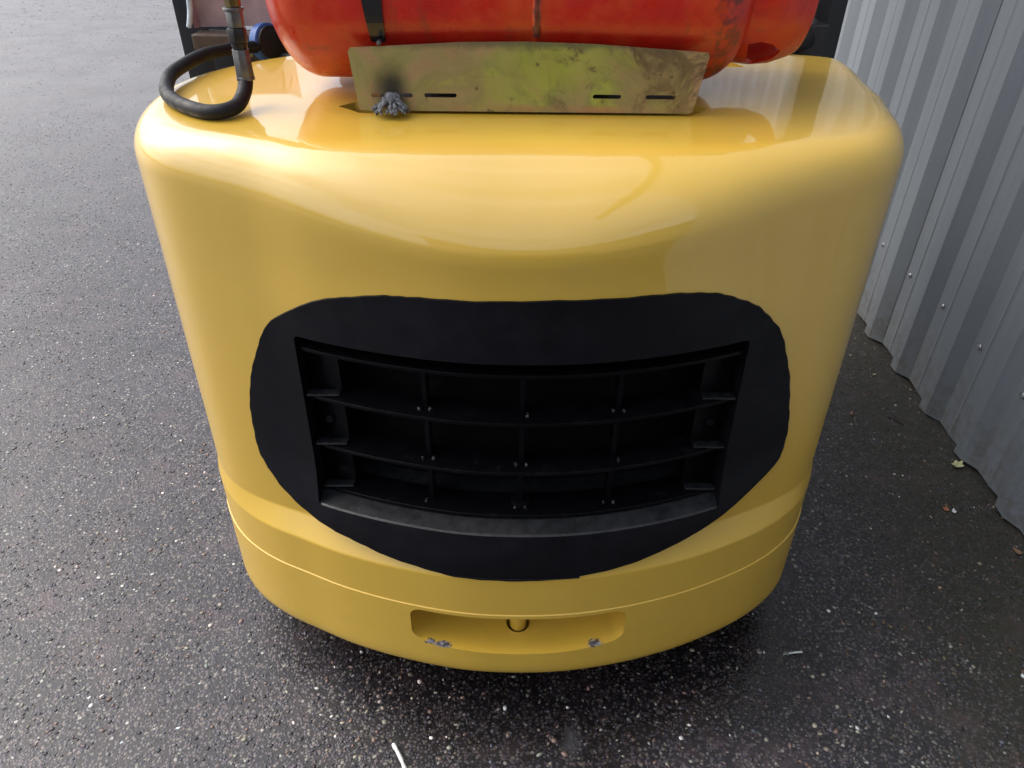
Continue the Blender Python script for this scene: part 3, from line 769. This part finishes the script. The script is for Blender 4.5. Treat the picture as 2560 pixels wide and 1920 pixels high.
beam('chassis', -.40, .42, 1.63, 3.3, .16, .44, b=.01)
for s in (-1, 1):
    for yy_, r in ((1.95, .20), (3.0, .26)):
        x = X0 + s * .46
        wbm = cyl_bm((x - .08, yy_, r), (x + .08, yy_, r), r, r, 40, .03)
        wo_ = fk('wheel', wbm, RUB, None, 40)
        rm = bm_obj('rim', cyl_bm((x + s * .05, yy_, r), (x + s * .09, yy_, r), r * .55, r * .5, 30, .005), Y, None, 40); rm.parent = wo_
# fittings seen between the posts and the cylinder
fk('mount_knob', cyl_bm((.565, 1.62, 1.158), (.600, 1.66, 1.162), .018, .020, 20, .004), RUB, None, 50)
fk('mount_bar', box_bm(.585, .64, 1.655, 1.76, 1.12, 1.19, .004), FRAME)
# zinc back plate of the bracket on the left, bent, with its turned edge
bp = bmesh.new()
prof2 = [(-.632, 1.585), (-.624, 1.600), (-.55, 1.604), (-.475, 1.600), (-.445, 1.585)]
V, Fc = [], []
for (x, y) in prof2:
    for z in (1.183 + .02 * (x + .632), 1.262):
        for d in (0, .003): V.append((x, y + d, z))
for i in range(len(prof2) - 1):
    b, q = i * 4, i * 4 + 4
    for u, v in ((0, 1), (1, 3), (3, 2), (2, 0)): Fc.append((b + u, q + u, q + v, b + v))
Fc += [(0, 2, 3, 1), (16, 17, 19, 18)]
fk('bracket_back_plate', mesh_obj('bracket_back_plate', V, Fc, PINKZ))
fk('edge_strip', tube_bm(catmull([(-.640, 1.58, 1.185), (-.634, 1.578, 1.20), (-.628, 1.577, 1.225), (-.624, 1.577, 1.28)], 5), [.0015] + [.0055] * 15, 8), simple('pale_blue_sheet', (.52, .62, .68), .4), None, 60)
fk('plate_flange', box_bm(-.628, -.50, 1.55, 1.598, 1.150, 1.178, .003), simple('brown_dirty_steel', (.07, .05, .035), .5), None)
for x in (-.615, -.572, -.545):
    fk('frame_bolt', cyl_bm((x, 1.648, 1.130), (x, 1.622, 1.130), .010, .009, 6, .001), STEEL, None, 40)
for a, b_ in (((-.475, 1.575, 1.24), (-.470, 1.575, 1.205)), ((-.463, 1.575, 1.24), (-.452, 1.573, 1.212))):
    fk('cable_tie_tail', tube_bm([a, b_], [.0022, .0012], 6), RUB)

# ------------------------------------------------------------------ gas hose
hose = empty('gas_hose', (-.43, 1.2, 1.15)); tag(hose, 'black rubber gas hose looping over the left of the counterweight up to a metal coupling', 'hose')
HR = .0113
def hz(x, y): return float(ztop(y)) + HR
hp = [(-.4235, 1.222, 1.190), (-.4235, 1.221, 1.175), (-.424, 1.205, 1.160), (-.428, 1.176, hz(0, 1.18) + .003), (-.442, 1.155, hz(0, 1.155) + .001), (-.466, 1.152, hz(0, 1.15)), (-.494, 1.166, hz(0, 1.166)),
      (-.524, 1.190, hz(0, 1.19)), (-.553, 1.225, hz(0, 1.225)), (-.571, 1.265, hz(0, 1.26) + .002), (-.579, 1.31, 1.160), (-.575, 1.365, 1.164), (-.562, 1.415, 1.168), (-.545, 1.455, 1.168),
      (-.520, 1.50, 1.165), (-.49, 1.55, 1.158), (-.46, 1.585, 1.150), (-.42, 1.605, 1.142), (-.36, 1.61, 1.14), (-.2, 1.62, 1.12)]
def hpart(name, bm, m, sm=40):
    o = bm_obj(name, bm, m, None, sm); o.parent = hose; o.matrix_parent_inverse = Matrix.Translation((.43, -1.2, -1.15)); return o
hpart('rubber_hose', tube_bm(catmull(hp, 8), HR, 20), RUB, 180)
fx, fy = -.4235, 1.222
hpart('ferrule', merge(cyl_bm((fx, fy, 1.176), (fx, fy, 1.219), .0142, .0130, 8, .0008), cyl_bm((fx, fy, 1.174), (fx, fy, 1.180), .0148, .0148, 8, .001)), STEEL)
hpart('coupling_nut', merge(cyl_bm((fx, fy, 1.2195), (fx, fy, 1.228), .0110, .0125, 20), cyl_bm((fx, fy, 1.2285), (fx, fy, 1.249), .0148, .0148, 6, .0012)), simple('black_steel', (.03, .03, .032), .4, .5))
hpart('adapter', merge(cyl_bm((fx + .001, fy, 1.2495), (fx + .001, fy, 1.272), .0125, .0135, 6, .001), cyl_bm((fx + .001, fy, 1.2722), (fx + .001, fy, 1.277), .0155, .0155, 20, .001)), STEEL)
hpart('brass_elbow', merge(cyl_bm((fx + .002, fy, 1.2772), (fx + .002, fy, 1.350), .0120, .0120, 6, .0012), tube_bm(catmull([(fx + .002, fy, 1.345), (fx + .004, fy + .01, 1.375), (-.415, fy + .05, 1.385), (-.402, TY - .03, 1.34), (-.392, TY, TZ)], 6), .009, 12)), BRASS)
cap = empty('dust_cap', (-.50, 1.572, 1.16)); tag(cap, 'blue plastic ring cap on the black pipe behind the hose coupling', 'cap')
ring_bm = bmesh.new()
ax = Vector((.80, -.52, .12)).normalized(); ctr = Vector((-.486, 1.560, 1.164))
q = ax.to_track_quat('Z', 'Y').to_matrix()
pr_ = [(.0315, -.011), (.0345, -.0085), (.0345, .0085), (.0315, .011), (.027, .011), (.027, -.011)]; NR = 40; rr_ = []
for k in range(NR):
    a = 2 * math.pi * k / NR; rr_.append([ring_bm.verts.new(ctr + q @ Vector((r * math.cos(a), r * math.sin(a), h))) for r, h in pr_])
for k in range(NR):
    for i in range(6): ring_bm.faces.new((rr_[k][i], rr_[(k + 1) % NR][i], rr_[(k + 1) % NR][(i + 1) % 6], rr_[k][(i + 1) % 6]))
def cpart(name, bm, m):
    o = bm_obj(name, bm, m, None, 40); o.parent = cap; o.matrix_parent_inverse = Matrix.Translation((.50, -1.572, -1.16)); return o
cpart('ring', ring_bm, BLUE)
cpart('dark_face', cyl_bm(ctr - ax * .009, ctr + ax * .016, .0268, .030, 30, .002), RUB)

# ------------------------------------------------------------------ grey lump on the bracket
lb = bmesh.new()
rl = random.Random(5)
def blob(c, r, jit=.35):
    b = bmesh.new(); bmesh.ops.create_icosphere(b, subdivisions=2, radius=1)
    for v in b.verts: v.co = Vector(c) + Vector((v.co.x * r[0], v.co.y * r[1], v.co.z * r[2])) * (1 + jit * (rl.random() - .5))
    merge(lb, b)
LX, LY, LZ = -.190, 1.178, 1.1385
blob((LX, LY + .004, LZ + .019), (.0125, .008, .011), .25); blob((LX + .003, LY + .001, LZ + .011), (.014, .009, .009), .35)
for k_ in range(13):
    a = math.radians(188 + 164 * k_ / 12 + rl.uniform(-7, 7)); ln_ = rl.uniform(.020, .031)
    dx, dy = math.cos(a), math.sin(a) * .85; z0 = LZ + rl.uniform(.010, .019)
    p = [(LX + dx * .004, LY + dy * .003, z0), (LX + dx * ln_ * .5, LY + dy * ln_ * .5 - .001, z0 + rl.uniform(-.003, .004)),
         (LX + dx * ln_, LY + dy * ln_, LZ + rl.uniform(.004, .008)), (LX + dx * ln_ * rl.uniform(.75, 1.0) + rl.uniform(-.005, .005), LY + dy * ln_ - rl.uniform(-.002, .003), LZ + .003)]
    pts_ = catmull(p, 5); rr = [rl.uniform(.0026, .0040) * (1 + .35 * math.sin(i_ * 1.7 + k_)) * (1 - .35 * i_ / len(pts_)) for i_ in range(len(pts_))]
    merge(lb, tube_bm(pts_, rr, 7))
lump = bm_obj('sealant_lump', lb, LUMP); tag(lump, 'crumpled grey lump stuck in the leftmost slot of the bracket plate', 'lump')

# ------------------------------------------------------------------ leaves and litter
def leaf(name, x, y, rz, s, m, label, cat, lob=5, asp=1.0, curl=.25, z=.004, grp=None):
    V = [(0, 0, .002)]; n = 28; r_ = random.Random(int(x * 1000))
    for k in range(n):
        a = 2 * math.pi * k / n; r = s * (.62 + .38 * abs(math.cos(a * lob / 2))) * (1 + .2 * (r_.random() - .5))
        px, py = r * math.cos(a), r * math.sin(a) * asp
        V.append((px, py, .001 + curl * (px * px + py * py) / s))
    nV = len(V); V += [(a, b, c - .0006) for a, b, c in V]
    Fc = [(0, 1 + k, 1 + (k + 1) % n) for k in range(n)] + [(nV, nV + 1 + (k + 1) % n, nV + 1 + k) for k in range(n)]
    Fc += [(1 + k, nV + 1 + k, nV + 1 + (k + 1) % n, 1 + (k + 1) % n) for k in range(n)]
    o = mesh_obj(name, V, Fc, m, None, 60); o.location = (x, y, z); o.rotation_euler = (0, 0, rz); tag(o, label, cat, grp); return o
LEAF = simple('pale_leaf', (.40, .40, .20), .6, 0, .3, 90, .4); LEAFB = simple('brown_leaf', (.22, .12, .07), .6, 0, .4, 90, .4)
WHT = simple('dirty_white_paper', (.66, .66, .64), .6, 0, .2, 60, .4); ORG = simple('orange_brown_scrap', (.34, .13, .06), .6, 0, .3, 60, .4)
leaf('leaf', 1.325, 1.655, .5, .020, LEAF, 'pale yellow ragged leaf against the foot of the ribbed wall', 'leaf', 5, .75)
leaf('leaf', 1.318, 1.318, 2.0, .013, LEAFB, 'small tan leaf by the wall foot at the right edge', 'leaf', 3, .6)
leaf('leaf', 1.262, 2.125, .3, .008, LEAF, 'tiny pale leaf at the wall foot farther back', 'leaf', 3, .5)
leaf('leaf', 1.10, 1.90, 1.0, .011, LEAFB, 'little curled brown leaf on the asphalt before the wall', 'leaf', 3, .5)
leaf('paper_scrap', 1.222, 1.462, 1.3, .010, WHT, 'white torn paper scrap on the asphalt near the wall', 'scrap', 4, .6)
leaf('orange_scrap', 1.203, 1.470, 1.0, .010, ORG, 'orange brown scrap beside the white paper scrap', 'scrap', 4, .8)
def stick(name, p0, p1, r, m, label, cat):
    pts = catmull([p0, ((p0[0] + p1[0]) / 2 + .002, (p0[1] + p1[1]) / 2, (p0[2] + p1[2]) / 2 + .0015), p1], 4)
    o = bm_obj(name, tube_bm(pts, [r * (.7 + .3 * math.sin(i * 1.3) ** 2) for i in range(len(pts))], 8), m, None, 60); tag(o, label, cat)
stick('cigarette_stub', (-.232, .790, .006), (-.196, .728, .006), .0048, WHT, 'crumpled white paper stub at the bottom edge left of centre', 'stub')
stick('white_splinter', (.632, 1.010, .003), (.662, 1.013, .004), .0028, simple('pale_green_white', (.42, .47, .44), .6), 'small whitish splinter on the dark ground right of the counterweight', 'splinter')
stick('twig', (1.215, 1.885, .004), (1.245, 1.845, .005), .0025, simple('dark_twig', (.012, .011, .01), .7), 'short dark twig lying near the foot of the wall', 'twig')

# ------------------------------------------------------------------ unseen building added behind the camera to block part of the sky
wh = empty('unseen_building', (0, -3.4, 0)); tag(wh, 'unseen brown brick building behind the camera, added and sized to shape the light', 'building')
BR = simple('brown_brickwork', (.32, .24, .19), .8, 0, .3, 12)
def wpart(name, bm, m):
    o = bm_obj(name, bm, m); o.parent = wh; o.matrix_parent_inverse = Matrix.Translation((0, 3.4, 0)); return o
wpart('wall', box_bm(-3.2, 12, -14, -7.4, 0, 4.3), BR)
wpart('roof_edge', box_bm(-3.4, 12.2, -14.2, -7.1, 4.31, 4.52, .02), CLAD)
wpart('door', box_bm(-.6, 2.2, -7.395, -7.36, 0.01, 2.9, .01), WIN)
